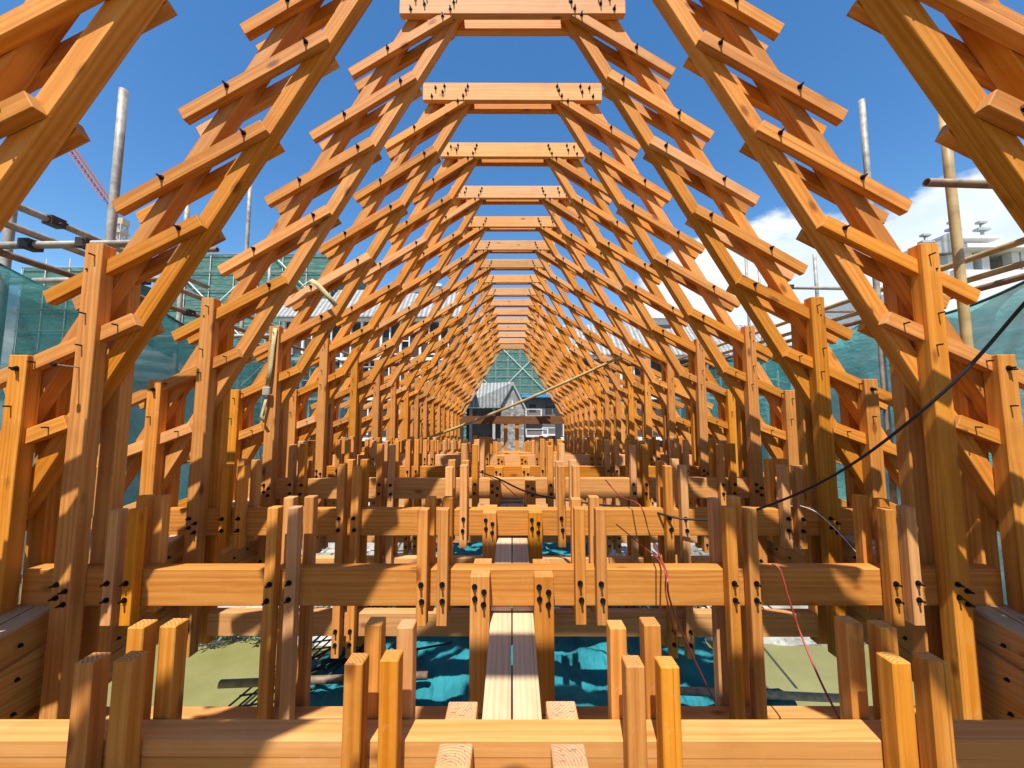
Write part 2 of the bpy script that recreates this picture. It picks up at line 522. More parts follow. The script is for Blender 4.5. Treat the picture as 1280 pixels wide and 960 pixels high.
# ------------------------------------------------------------------ timber hall
TR, TC = 0.054, 0.094     # thickness in bays of the outer layers (rungs, collars) and of the middle layer (chords, floor beams)
TB = TR + TC
_cache = {}
def timber_mesh(L, t, wd, mat, cut=None):
    k = (round(L, 3), round(t, 3), round(wd, 3), mat.name)
    if k not in _cache:
        b = MB()
        b.box((-L * S / 2, -t * S / 2, -wd * S / 2), (L * S / 2, t * S / 2, wd * S / 2))
        _cache[k] = b.mesh('timber_mesh', mat, 0.006)
    return _cache[k]
def bolt_mesh():
    b = MB()
    r = 0.0125 * S
    bm = b.bm
    def cyl(rad, y0, y1, seg):
        v = bmesh.ops.create_cone(bm, cap_ends=True, segments=seg, radius1=rad, radius2=rad, depth=abs(y1 - y0))['verts']
        bmesh.ops.rotate(bm, cent=(0, 0, 0), matrix=Matrix.Rotation(R(90), 3, 'X'), verts=v)
        bmesh.ops.translate(bm, vec=(0, (y0 + y1) / 2, 0), verts=v)
    cyl(r * 1.25, 0.003, -0.004 * S, 12)
    cyl(r * 0.95, -0.004 * S, -0.013 * S, 6)
    cyl(r * 0.48, -0.013 * S, -0.034 * S, 8)
    return b.mesh('bolt_mesh', BOLT)
BOLT_ME = bolt_mesh()
def pin_mesh():
    b = MB(); b.tube([(0, .004, 0), (0, -.034 * S, 0)], .0048 * S, 8)
    return b.mesh('pin_mesh', BOLT)
PIN_ME = pin_mesh()
def pins(o, L, t, spots):
    for (d, q) in spots:
        link('dowel_pin', PIN_ME, o, ((d - L / 2) * S, -t / 2 * S, q * S))

def timber(name, parent, a, b, wd, y0, t, mat=None, jit=0.003, bolts=()):
    """straight timber from a to b (x, z in bays), front face at y0, thickness t, width wd; bolts = (distance along from a, offset across)"""
    ax, az = a; bx, bz = b
    L = math.hypot(bx - ax, bz - az)
    ang = math.atan2(bz - az, bx - ax)
    me = timber_mesh(L, t, wd, mat or WOOD)
    j = lambda: random.uniform(-jit, jit) * S
    o = link(name, me, parent, ((ax + bx) / 2 * S + j(), (y0 + t / 2) * S + j() * 0.3, (az + bz) / 2 * S + j()), (0, -ang + random.uniform(-1, 1) * jit * 0.6, 0))
    for (d, q) in bolts:
        c = link('bolt', BOLT_ME, o, ((d - L / 2) * S, -t / 2 * S, q * S))
    return o

# node line of the inner chord (x, z in bays)
NODE = lambda i: (2.585 - 0.3508 * i, -0.19 + 0.6153 * i)
RUNG_ANG = [21, 25, 28.5, 31, 32, 33.5, 33.5]
RUNG_LEN = [1.02, 1.02, 1.02, 1.04, 1.04, 1.05, 1.10]
CD = Vector((-0.3508, 0.6153)).normalized()     # up the chord
CN = Vector((0.6153, 0.3508)).normalized()      # outward normal
WC, WR, WP = 0.095, 0.083, 0.106

def rung(parent, s, i, nx, nz, L, y0, t, mat, bolts, pn=()):
    """rung from its lower inner corner (nx, nz) outwards and down across both chords"""
    a = R(RUNG_ANG[max(i, 0)])
    ro, ru = Vector((math.cos(a), -math.sin(a))), Vector((math.sin(a), math.cos(a)))
    cl = Vector((CD.dot(ro), CD.dot(ru)))
    mat = mat or WOOD
    k = ('rung', i, s, round(L, 3), round(t, 3), mat.name)
    if k not in _cache:
        b = MB()
        e = .06 if i == 6 else 0.0          # the top rung is trimmed below the collar
        pts = [(e, 0), (L, 0), (L - .004, WR), (e + .004, WR)]
        b.prism([(s * (p[0] - L / 2) * S, (p[1] - WR / 2) * S) for p in pts], -t / 2 * S, t / 2 * S)
        _cache[k] = b.mesh('rung_mesh', mat, 0.005)
    c = Vector((nx, nz)) + ro * (L / 2 + random.uniform(-.010, .010)) + ru * (WR / 2)
    o = link('lattice_rung', _cache[k], parent, (s * c.x * S, (y0 + t / 2) * S, c.y * S), (0, s * a + random.uniform(-.006, .006), 0))
    for (d, q) in bolts:
        link('bolt', BOLT_ME, o, (s * (d - L / 2) * S, -t / 2 * S, (q - WR / 2) * S))
    for (d, q) in pn:
        link('dowel_pin', PIN_ME, o, (s * (d - L / 2) * S, -t / 2 * S, (q - WR / 2) * S))
    return o

def zoff(n): return -0.0041 * ((n - 6) ** 2 - 36)
D = {-5: -2.6, -4: -1.6, -3: -0.62, -2: 0.36, -1: 1.285, 0: 2.25, 1: 3.107, 2: 4.007, 3: 5.07, 4: 6.062, 5: 7.09}
ROOFX = {-5: .3, -4: .3, -3: .28, -2: .25, -1: .233, 0: .125, 1: .02, 2: -.041, 3: .013, 4: -.018, 5: .009}
FLOORX = {-5: -.72, -4: -.6, -3: -.5, -2: -.4, -1: -.246, 0: -.1025 - .03, 1: -.02 - .02, 2: .041 - .015, 3: -.013, 4: .018}
FLOORZ = {5: -.665, 6: -.745, 7: -.83}
def dist(n): return D.get(n, 2.097 + n)
def floor_z(n):
    if n in FLOORZ: return FLOORZ[n]
    if n > 7: return -0.83 - 0.085 * (n - 7)
    return -0.7474 + zoff(n) + FLOORX.get(n, 0)
def roof_z(n): return zoff(n) + ROOFX.get(n, 0)
NLAST = 16
ORD = ['first', 'second', 'third', 'fourth', 'fifth', 'sixth', 'seventh', 'eighth', 'ninth', 'tenth', 'eleventh', 'twelfth', 'thirteenth', 'fourteenth', 'fifteenth', 'sixteenth', 'seventeenth', 'eighteenth', 'nineteenth', 'twentieth']

def make_frame(n):
    d = dist(n)
    fz, rz = floor_z(n), roof_z(n)
    root = empty('timber_frame', (random.uniform(-.007, .007) * S * (n > 0), d * S, fz * S), random.uniform(-.004, .004) * (n > 0))
    if n == -1: lab = 'nearest timber frame, its cross beam running along the bottom edge of the photo'
    elif n < -1: lab = 'timber arch frame standing behind the camera, out of the photo'
    elif n == NLAST: lab = 'farthest timber arch frame, its small collar beam just above the green netted tower'
    elif n == 0: lab = 'second timber arch frame, whose tall posts stand at the far left and right'
    else: lab = '%s timber arch frame counted from the camera, with its own collar beam' % ORD[n + 1]
    tag(root, lab, 'timber frame', 'timber arch frames of the hall' if n >= -1 else 'timber frames behind the camera')
    dr = rz - fz                      # roof parts are placed relative to the floor beam
    near = n <= 9 and n >= -1
    vis = n >= -1
    arch_y = 0.13 if n == -1 else 0.0
    y1, y2, y3 = arch_y, arch_y + TR, arch_y + TB
    zt = 3.484 + dr                    # underside of collar
    for s in (-1, 1):
        P = lambda x, z: (s * x, z)
        # chords in the middle layer
        for k, q in ((0, WC / 2 + .015), (1, WC / 2 + 0.305)):
            base = Vector(NODE(-0.92 if k == 0 else -1.05)) + CN * q
            zc = base.y
            top = 3.62
            Lc = (top - zc) / CD.y
            e = base + CD * Lc
            timber('arch_chord', root, P(base.x, base.y + dr), P(e.x, e.y + dr), WC, y2 + .0015, TC - .003)
        # rungs in front and back layers
        for i in range(-1, 7):
            nx, nz = NODE(i)
            for lay, yy in ((0, y1), (1, y3)):
                L = RUNG_LEN[max(i, 0)] if i >= 0 else .62
                bl, pn = [], []
                if near and lay == 0:
                    bl = [(0.13, 0.053), (0.70, 0.056)] if i > 1 else []
                    pn = [] if i > 1 else [(0.10, 0.045), (.62, .04)]
                rung(root, s, i, nx, nz + dr, L, yy + .001, TR - .002, None if random.random() > .12 else WOODP, bl, pn)
        # tall posts and outer posts
        for (xi, zt_p, zb, bz) in ((2.452, 0.9124 + dr, -1.08, 1), (2.835, 0.235 + dr, -0.35, 0)):
            for lay, yy in ((0, TR - .08), (1, TB)):
                bl = []
                L = zt_p - zb
                if near and lay == 0:
                    if bz: bl = [(1.08 - .05, .024), (1.08 - .085, -.026), (1.08 - .12, .022), (1.08 - .155, -.022), (.1, .02), (.2, -.02), (.28, .02)]
                    elif n < 2: bl = [(L - .08, .0)]
                if lay == 1: yy += arch_y
                po = timber('tall_post' if bz else 'short_post', root, P(xi + WP / 2, zb), P(xi + WP / 2, zt_p), WP, yy - .002, .082, None, .004, bl)
                if near and lay == 0: pins(po, L, .082, [(L - .075, s * .01), (L - .43, s * -.012), (L - .62, .015)] if bz else [(L - .30, .01), (L - .09, -.012)])
        # studs clamping the floor beam
        kx = 1.0 if n >= 0 else .985
        hh = 0.355 if n >= 0 else 0.272
        if n >= 4: hh = 0.24
        for (x0, zb) in ((.36, -.28), (.475, -.28), (1.215, -1.10), (1.335, -1.10), (2.13, -.285), (2.245, -.285)):
            for lay, yy in ((0, TR - .062), (1, TB + .002)):
                if n > 11: continue
                h = hh + (0.0 if lay == 0 else .03) + random.uniform(-.012, .012)
                bl = []
                if near and lay == 0:
                    bl = [(-zb - .055, random.uniform(-.006, .006)), (-zb - .145, random.uniform(-.006, .006))]
                    if zb < -1: bl += [(.2, 0), (.1, 0)]
                timber('stud', root, P((x0 + .03) * kx, zb), P((x0 + .03) * kx, h), .059, yy, .06, WOODP if random.random() < .25 else WOOD, .005, bl)
        # hangers for the plank walk
        for lay, yy in ((0, TR - .088), (1, TB + .002)):
            if n > 11: continue
            zb = -.72
            bl = [(.72 - .06, .028), (.72 - .088, -.024), (.72 - .125, .026), (.72 - .155, -.022)] if near and lay == 0 else []
            hg = timber('hanger', root, P(.18, zb), P(.18, -.004), .108, yy, .086, WOODP if n == -1 else WOOD, .002, bl)
            if n in (-1, 0):
                mk = MB(); rr = random.Random(n * 7 + s + lay * 3)
                for q_ in range(9):
                    y_, z_ = rr.uniform(-.028, .028) * S, rr.uniform(-.036, .036) * S
                    ly, lz = (rr.uniform(.006, .02) * S, .0012 * S) if q_ % 2 else (.0012 * S, rr.uniform(.006, .02) * S)
                    x_ = (zb * -.5 - .002) * S + q_ * .0001
                    mk.box((x_, y_ - ly / 2, z_ - lz / 2), (x_ + .0012, y_ + ly / 2, z_ + lz / 2))
                mk.build('pencil_marks', PENCIL, hg)
    # collars
    xl = 1.0 if n < 5 else 0.93
    bl = []
    if near:
        for s in (-1, 1):
            for (x, z) in ((.86, .04), (.78, -.01), (.76, .06), (.52, .01), (.50, .06), (.55, -.055), (.9, -.06)):
                bl.append((xl + s * x, z))
    timber('collar_beam', root, (-xl, zt + .105), (xl, zt + .105), .21, y1 - .006, TR + .003, WOODP, .005, bl)
    timber('collar_beam', root, (-xl * .98, zt + .105), (xl * .98, zt + .105), .21, y3 - .002, TR + .001, WOOD, .004)
    # floor beams
    bw = .205
    timber('tie_beam', root, (-2.83, -bw / 2), (2.83, -bw / 2), bw, TR + .002, TC - .004, WOODP if n in (-1, 2, 4) else WOOD, .002)
    if n <= 11:
        timber('lower_tie_beam', root, (-2.4, -.89), (2.4, -.89), .175, TR + .004, TC - .008, WOODP, .003)
    return root

for n in range(-4, NLAST + 1):
    make_frame(n)

# ------------------------------------------------------------------ laminated girders along both sides
def girder(s):
    root = empty('laminated_girder', (s * 2.74 * S, 0, 0))
    tag(root, 'stacked laminated girder running below the tall posts on the %s, its layers bolted together' % ('left' if s < 0 else 'right'), 'girder', 'side girders')
    ns = list(range(-4, NLAST + 1))
    for k in range(4):
        b = MB()
        prev = None
        for n in ns:
            z1 = (floor_z(n) - .212 - .172 * k) * S
            z0 = z1 - .168 * S
            y = (dist(n) + (TR + TC / 2)) * S
            w_ = (.10 if k == 0 else .115 + .004 * (k % 2)) * S
            ring = [b.bm.verts.new(p) for p in ((-w_, y, z0), (w_, y, z0), (w_, y, z1), (-w_, y, z1))]
            if prev:
                for q in range(4):
                    b.bm.faces.new((prev[q], prev[(q + 1) % 4], ring[(q + 1) % 4], ring[q]))
            else: b.bm.faces.new(ring)
            prev = ring
        b.bm.faces.new(prev)
        lay = b.build('laminated_layer', WOODL, root)
        for n in range(-1, 5):
            for f in (.2, .4, .6, .8):
                y = dist(n) + (TR + TC / 2) + f * (dist(n + 1) - dist(n))
                z = floor_z(n) + f * (floor_z(n + 1) - floor_z(n)) - .212 - .172 * k - .09
                g_ = link('bolt', BOLT_ME, lay, (-s * .119 * S, y * S, z * S), (0, 0, s * R(90) * -1)); g_.scale = (.75, .5, .75)
    # top boards
    for q in (-1, 1):
        b = MB(); prev = None
        for n in ns:
            z1 = (floor_z(n) - .209) * S
            y = (dist(n) + (TR + TC / 2)) * S
            x0, x1 = (q * .058 - .052) * S, (q * .058 + .052) * S
            ring = [b.bm.verts.new(p) for p in ((x0, y, z1 - .003 * S), (x1, y, z1 - .003 * S), (x1, y, z1 + .014 * S), (x0, y, z1 + .014 * S))]
            if prev:
                for q2 in range(4):
                    b.bm.faces.new((prev[q2], prev[(q2 + 1) % 4], ring[(q2 + 1) % 4], ring[q2]))
            else: b.bm.faces.new(ring)
            prev = ring
        b.bm.faces.new(prev)
        b.build('top_board', PLANK, root)
girder(-1); girder(1)

# ------------------------------------------------------------------ plank walk between the hangers
for n in range(-2, 11):
    for q in (-1, 1):
        b = MB()
        y0, y1 = dist(n) + TR + .02, dist(n + 1) + TB + .03
        z0, z1 = floor_z(n) - .212 - .002, floor_z(n + 1) - .212
        L = math.hypot(y1 - y0, z1 - z0)
        b.box((-.0595 * S, -L / 2 * S, -.028 * S), (.0595 * S, L / 2 * S, 0))
        o = b.build('walk_plank', PLANK, None, .004)
        zz = (z0 + z1) / 2 - (.03 if n % 2 else 0.0)
        o.location = (q * .0635 * S, (y0 + y1) / 2 * S, zz * S)
        o.rotation_euler = (math.atan2(z1 - z0, y1 - y0), 0, 0)
        if n == -2: lb = 'walkway plank under the camera, out of the photo'
        elif n <= 1: lb = '%s grey plank of the centre walkway, %s' % ('left' if q < 0 else 'right', ['just beyond the nearest cross beam', 'between the second and third cross beams', 'between the third and fourth cross beams'][n + 1])
        else: lb = '%s walkway plank far down the hall, bay %s from the camera' % ('left' if q < 0 else 'right', ORD[n + 1])
        tag(o, lb, 'plank', 'planks of the centre walkway')

# ------------------------------------------------------------------ portal at the far end
pr = empty('end_portal', (0, 19.4 * S, -1.9 * S))
tag(pr, 'brown timber portal, a long lintel on two posts, at the hall end', 'portal')
z_ = at(640, 520, 19.4).z / S + 1.9
z2_ = at(640, 530, 19.4).z / S + 1.9
b = MB(); b.box((-2.9 * S, 0, z2_ * S), (2.9 * S, .25 * S, z_ * S)); b.build('lintel', SHADEWOOD, pr, .01)
for x in (-.32, .25):
    b = MB(); b.box(((x - .1) * S, .04 * S, -2.5 * S), ((x + .1) * S, .21 * S, z2_ * S - .004)); b.build('post', WOOD, pr, .01)

# ------------------------------------------------------------------ scaffolding at both sides
def pole(name, a, b, r, mat, label, group, coupl=(), hollow=False, kind='scaffold pole'):
    a, b = Vector(a), Vector(b)
    root = None
    mb = MB()
    if hollow: mb.pipe(b - a, (0, 0, 0), r, r * .82)
    else:
        k = 8
        pts = [(b - a) * (i / k) + Vector((random.uniform(-1, 1), random.uniform(-1, 1), random.uniform(-1, 1))) * r * .12 for i in range(k + 1)]
        mb.tube(pts, r, 12)
    o = mb.build(name, mat)
    o.location = a
    tag(o, label, kind, group)
    for f in coupl:
        p = (b - a) * f
        c = MB()
        c.box(p - Vector((r * 1.5, r * 1.9, r * 1.3)), p + Vector((r * 1.5, r * 1.9, r * 1.3)))
        c.tube([p + Vector((r * 1.0, -r * 2.6, r * .5)), p + Vector((r * 1.0, r * 2.6, r * .5))], r * .33, 8)
        c.tube([p + Vector((-r * 2.4, 0, -r * .6)), p + Vector((r * 2.4, 0, -r * .6))], r * .33, 8)
        c.build('coupler', CLAMP, o, .004)
    return o
V = lambda x, y, z: Vector((x, y, z)) * S
PR = .030 * S
# left standards: (pixel x, pixel top y, depth)
for (px, py, Y, lb) in ((155, 113, 2.9, 'tall grey scaffold standard left of the second frame, its top free against the sky'),
                        (27, 160, 3.0, 'grey scaffold standard at the far left edge, partly behind the nearest rafter'),
                        (314, 215, 6.2, 'scaffold standard rising between the second and third frames on the left'),
                        (236, 235, 5.0, 'thin scaffold standard behind the rafters left of the third frame'),
                        (338, 318, 8.2, 'short scaffold standard in front of the green netted block')):
    p = at(px, py, Y)
    pole('scaffold_pole', (p.x, p.y, -2.2 * S), p, PR, STEEL, lb, 'scaffold standards on the left')
LX = -3.42
for (z, x, y0, y1, lb) in ((1.45, LX, .4, 4.2, 'topmost lengthwise scaffold tube on the left'),
                           (1.28, LX + .05, .3, 9.0, 'middle lengthwise scaffold tube on the left with rusty couplers'),
                           (1.16, LX - .2, .3, 9.0, 'lowest lengthwise scaffold tube on the left, dark with rust')):
    pole('scaffold_pole', V(x, y0, z), V(x, y1, z), PR * .85, STEEL if z > 1.2 else RUST, lb, 'lengthwise scaffold tubes on the left', (.45, .62))
for (Y, z, x0, x1, lb) in ((2.62, 1.19, -4.6, -2.6, 'grey scaffold crossbar reaching to the left tall post'),
                           (3.15, 1.13, -4.6, -2.75, 'second scaffold crossbar behind the left tall post'),
                           (4.9, 1.02, -4.9, -2.9, 'scaffold crossbar left of the third frame with a coupler'),
                           (7.4, 1.05, -5.5, -3.1, 'far scaffold crossbar in front of the white framed building'),
                           (9.5, 1.2, -6, -3.3, 'farthest scaffold crossbar on the left')):
    pole('scaffold_pole', V(x0, Y, z), V(x1, Y, z + .03), PR * .85, STEEL, lb, 'scaffold crossbars on the left', (.6, .8), True)
p = at(272, 312, 4.3)
pole('scaffold_pole', p + Vector((-1.6, .1, -.02)), p, PR * .9, RUST, 'open ended scaffold tube poking out behind the left rafter', 'loose scaffold tubes', (), True)
# right standards
for (px, py, Y, m_, lb) in ((1077, 125, 3.3, STEEL, 'tall pale scaffold standard right of the second frame'),
                            (1178, 125, 2.6, BAMBOO, 'tall tan bamboo standard at the far right, topping the cloud bank'),
                            (1018, 318, 5.6, STEEL, 'scaffold standard seen between the third and second frames on the right'),
                            (932, 318, 7.2, STEEL, 'thin scaffold standard in front of the cloud on the right'),
                            (948, 332, 8.4, STEEL, 'thinner scaffold standard beside it, in front of the right hand cloud')):
    p = at(px, py, Y)
    pole('scaffold_pole', (p.x - .02, p.y, -2.2 * S), p, PR * (.8 if m_ is STEEL else .95), m_, lb, 'scaffold standards on the right')
RX = 3.5
for (z, x, y0, y1, lb) in ((1.20, RX, .4, 8.5, 'upper lengthwise bamboo rail at the far right'),
                           (1.06, RX + .05, .3, 8.5, 'middle lengthwise rail at the far right'),
                           (0.95, RX - .02, .3, 8.5, 'lower dark lengthwise rail along the top of the right hand net')):
    pole('scaffold_pole', V(x, y0, z), V(x, y1, z), PR * .8, BAMBOO if z > 1 else RUST, lb, 'lengthwise rails on the right')
p = at(1158, 228, 2.35)
pole('scaffold_pole', p, p + Vector((2.4, .1, -.02)), PR * .85, RUST, 'level scaffold tube with its dark open end in front of the cloud', 'loose scaffold tubes', (), True)
p = at(960, 359, 5.3)
pole('scaffold_pole', p, p + Vector((2.6, .05, -.03)), PR * .8, STEEL, 'level scaffold tube behind the second right hand frame', 'scaffold crossbars on the right', (.2,), True)
p = at(1010, 389, 6.3)
pole('scaffold_pole', p + Vector((-1.1, 0, 0)), p + Vector((2.4, .05, 0)), PR * .8, RUST, 'rusty level scaffold tube low behind the third right hand frame', 'scaffold crossbars on the right', (.4,), True)

# ------------------------------------------------------------------ debris nets at both sides
def side_net(s, x, y0, y1, ztop, zbot, lab, seed):
    rnd = random.Random(seed)
    b = MB()
    nu, nv = 46, 16
    g = []
    for i in range(nu + 1):
        y = y0 + (y1 - y0) * i / nu
        bay = (y % 1.35) / 1.35
        sag = .12 * 4 * bay * (1 - bay)
        rw = []
        for j in range(nv + 1):
            f = j / nv
            z = (ztop - sag) * (1 - f) + zbot * f
            dx = .10 * math.sin(i * .55 + j * .35 + seed) + .05 * math.sin(i * 1.3 - j * .8) + rnd.uniform(-.018, .018)
            rw.append(b.bm.verts.new(V(x + dx * (.2 + f) * .8, y, z)))
        g.append(rw)
    for i in range(nu):
        for j in range(nv):
            b.bm.faces.new((g[i][j], g[i + 1][j], g[i + 1][j + 1], g[i][j + 1])).smooth = True
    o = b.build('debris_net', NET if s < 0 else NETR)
    so = o.modifiers.new('thickness', 'SOLIDIFY'); so.thickness = .004
    tag(o, lab, 'net', 'debris nets hung along the scaffolding')
    # hem rope
    r_ = MB(); r_.tube([g_co for g_co in [Vector(q) for q in hem(y0, y1, x, ztop)]], .012 * S, 6)
    r_.build('hem_rope', CABLE_GREEN, o)
def hem(y0, y1, x, ztop):
    out = []
    for i in range(93):
        y = y0 + (y1 - y0) * i / 92
        bay = (y % 1.35) / 1.35
        out.append(V(x, y, ztop - .12 * 4 * bay * (1 - bay)))
    return out
CABLE_GREEN = plain('green_hem_rope', (0.03, 0.10, 0.11), 0.7, 0, .2)
side_net(-1, -3.75, 1.3, 9.5, 1.12, -2.3, 'teal debris net hung on the left scaffold beside the tall posts', 3)
side_net(1, 3.8, 1.2, 9.5, 1.02, -2.3, 'teal debris net hung on the right scaffold below the white villa', 8)

# ------------------------------------------------------------------ net, mesh and tubes under the deck
def deck_net(x0, x1, y0, y1, z0, lab, seed):
    rnd = random.Random(seed)
    b = MB(); nu, nv = 70, 90
    ph = [rnd.uniform(0, 6.28) for _ in range(8)]
    g = []
    for i in range(nu + 1):
        rw = []
        for j in range(nv + 1):
            x = x0 + (x1 - x0) * i / nu; y = y0 + (y1 - y0) * j / nv
            z = z0 +   .055 * math.sin(x * 3.1 + ph[0] + .6 * math.sin(y * 1.7)) * math.sin(y * 1.9 + ph[1]) +   .045 * math.sin(x * 7 + y * 3 + ph[2]) + .04 * math.sin(y * 9 - x * 4 + ph[3]) + .022 * math.sin(x * 19 + ph[4]) * math.sin(y * 15) + .012 * math.sin(x * 31 + y * 22 + ph[0]) + .010 * abs(math.sin(y * 27 + 3 * math.sin(x * 4))) + rnd.uniform(-.010, .010)
            rg = .12 * math.sin(j * .23 + ph[5]) + .07 * math.sin(j * .61 + ph[6])
            if i in (0, nu): x += rg
            rw.append(b.bm.verts.new(V(x, y, z)))
        g.append(rw)
    for i in range(nu):
        for j in range(nv):
            b.bm.faces.new((g[i][j], g[i + 1][j], g[i + 1][j + 1], g[i][j + 1])).smooth = True
    o = b.build('deck_net', NETD)
    so = o.modifiers.new('thickness', 'SOLIDIFY'); so.thickness = .006
    tag(o, lab, 'net', 'teal nets spread under the deck')
deck_net(-2.05, -.2, 1.5, 6.2, -2.55, 'rumpled teal safety net spread under the left half of the deck', 5)
deck_net(-.1, 2.35, 1.5, 6.0, -2.62, 'rumpled teal safety net spread under the right half of the deck', 11)
deck_net(-1.6, 1.8, 6.4, 9.2, -2.75, 'teal safety net farther under the deck, seen between the cross beams', 21)

def grid_panel(a, b_, c, nu, nv, r, lab):
    """rectangular mesh of thin bars spanned by corner a and the edges to b_ and c"""
    a, b_, c = Vector(a), Vector(b_), Vector(c)
    mb = MB(); e, f = b_ - a, c - a
    for i in range(nu + 1): mb.bar(e * (i / nu), e * (i / nu) + f, r, r)
    for j in range(nv + 1): mb.bar(f * (j / nv) + Vector((0, 0, r)), f * (j / nv) + e + Vector((0, 0, r)), r, r)
    o = mb.build('bar_mesh_panel', BLACKBAR); o.location = a
    tag(o, lab, 'mesh panel', 'black mesh panels under the deck')
grid_panel(V(-2.95, 3.1, -2.85), V(-1.9, 3.1, -2.7), V(-2.55, 5.6, -2.85), 9, 14, .014 * S, 'black bar mesh panel slanting out from under the net on the left above the river')
grid_panel(V(-2.0, 5.1, -2.52), V(-.1, 5.1, -2.52), V(-2.0, 6.2, -2.52), 24, 10, .012 * S, 'black bar mesh panel lying on the net beyond the second lower beam')
grid_panel(V(1.3, 5.2, -2.5), V(3.4, 5.2, -2.5), V(1.3, 7.0, -2.5), 20, 12, .012 * S, 'black bar mesh panel at the right edge of the deck net')
rr = random.Random(99)
for (px, py, Y, n_, mt, ln, lb) in ((452, 815, 4.25, 13, BLACKBAR, .55, 'thin black rod in a bundle lying on the deck net left of the walkway'),
                                (425, 694, 8.6, 10, WHITE, .75, 'pale rod in a heap beyond the nets, left of the walkway'),
                                (905, 694, 8.6, 10, WHITE, .7, 'pale rod in a heap beyond the nets, right of the walkway')):
    for k in range(n_):
        c = at(px + rr.uniform(-48, 48), py + rr.uniform(-10, 10), Y)
        an = rr.gauss(1.0 if mt is BLACKBAR else .3, .35)
        d_ = Vector((math.cos(an), math.sin(an), rr.uniform(-.05, .08))) * ln * S * rr.uniform(.5, 1)
        mb_ = MB(); mb_.tube([-d_, d_], .011 * S, 6)
        o = mb_.build('loose_rod', mt); o.location = c
        tag(o, lb, 'rod', 'loose rods ' + ('on the deck net' if mt is BLACKBAR else 'heaped beyond the nets, ' + ('left' if px < 640 else 'right')))
p = at(275, 855, 3.75)
pole('scaffold_pole', p, p + Vector((3.2, .2, 0)), .035 * S, RUST, 'dark tube sticking out over the river on the left', 'loose scaffold tubes', (), True)
p = at(1055, 873, 3.6)
pole('scaffold_pole', p, p + Vector((-3.0, .2, 0)), .033 * S, STEEL, 'grey tube sticking out over the river on the right', 'loose scaffold tubes', (), True)
# standards carrying the deck nets
for i, (x, y) in enumerate(((-1.9, 2.6), (-.6, 2.6), (.7, 2.6), (2.1, 2.6), (-1.9, 5.2), (-.6, 5.2), (.7, 5.2), (2.1, 5.2))):
    pole('scaffold_pole', V(x, y, -6), V(x, y, -2.75), PR, RUST, 'rusty standard in the river carrying the nets under the deck', 'standards under the deck nets')

# ------------------------------------------------------------------ bushes, driftwood on the far bank
def bush(x, y, z, r, lab, seed):
    rnd = random.Random(seed)
    root = empty('bush', (x, y, z))
    tag(root, lab, 'bush', 'bushes on the river bank')
    b = MB()
    for _ in range(420):
        u = Vector((rnd.gauss(0, 1), rnd.gauss(0, 1), rnd.gauss(0, 1))).normalized() * (r * rnd.uniform(.35, 1.0))
        c = Vector((u.x * 1.3, u.y, abs(u.z) * .9 + .05))
        s_ = rnd.uniform(.05, .12)
        q = Euler((rnd.uniform(-1, 1), rnd.uniform(-1, 1), rnd.uniform(0, 6.3))).to_matrix()
        b.quad(c + q @ Vector((-s_, 0, 0)), c + q @ Vector((0, -s_ * .45, .02)), c + q @ Vector((s_, 0, 0)), c + q @ Vector((0, s_ * .45, .02)))
    b.build('foliage', LEAF, root)
    t_ = MB()
    for k in range(7):
        a_ = k * .9
        t_.tube([(0, 0, -.2), (math.cos(a_) * r * .5, math.sin(a_) * r * .4, r * .6)], .02, 6)
    t_.build('stems', BRANCH, root)
bush_at = [(262, 803, 8.05), (285, 800, 8.2), (310, 798, 8.3), (335, 801, 8.2), (180, 806, 8.1), (1090, 806, 8.1), (880, 795, 8.5), (395, 790, 8.6)]
where = ['second from the left in the row', 'third from the left in the row', 'fourth from the left in the row', 'fifth from the left in the row', 'leftmost of the row', 'at the right end of the bank', 'on the bank right of the walkway', 'on the bank nearest the left of the walkway']
for i, (px, py, Y) in enumerate(bush_at):
    p = at(px, py, Y)
    bush(p.x, p.y, ZW + .25, .62, 'green bush on the far river bank, ' + where[i], 40 + i)

# ------------------------------------------------------------------ loose site things
# bamboo pole leaning across the hall
a, b_ = at(522, 552, 7.6), at(776, 446, 5.75)
pl = MB()
k = 14
pts, rads = [], []
for i in range(k * 4 + 1):
    f = i / (k * 4)
    pts.append((b_ - a) * f + Vector((0, 0, -.10 * 4 * f * (1 - f))))
    rads.append((.028 if i % 4 else .032) * S * (1 - .3 * f))
pl.tube(pts, 0, 10, True, rads)
o = pl.build('bamboo_pole', BAMBOO); o.location = a
tag(o, 'long tan pole slanting across the hall from low left up to the right hand lattice', 'pole')

def cable(name, pix, r, mat, lab, cat='cable', group=None):
    P_ = [at(*p) for p in pix]
    # catmull-rom
    out = []
    for i in range(len(P_) - 1):
        p0, p1, p2, p3 = P_[max(i - 1, 0)], P_[i], P_[i + 1], P_[min(i + 2, len(P_) - 1)]
        for k in range(8):
            t = k / 8
            out.append(.5 * ((2 * p1) + (p2 - p0) * t + (2 * p0 - 5 * p1 + 4 * p2 - p3) * t * t + (-p0 + 3 * p1 - 3 * p2 + p3) * t ** 3))
    out.append(P_[-1])
    mb = MB(); mb.tube([q - P_[0] for q in out], r, 8)
    o = mb.build(name, mat); o.location = P_[0]
    tag(o, lab, cat, group)
cable('power_cable', [(1330, 322, 1.75), (1280, 380, 1.85), (1190, 480, 2.0), (1090, 563, 2.35), (1020, 606, 2.7), (960, 632, 2.95), (905, 648, 3.02), (850, 648, 3.02), (800, 636, 3.3), (735, 629, 3.6), (665, 617, 3.85), (622, 598, 3.93), (600, 590, 4.6)], .0085 * S, CABLE, 'black power cable sagging from the right edge down across the cross beams')
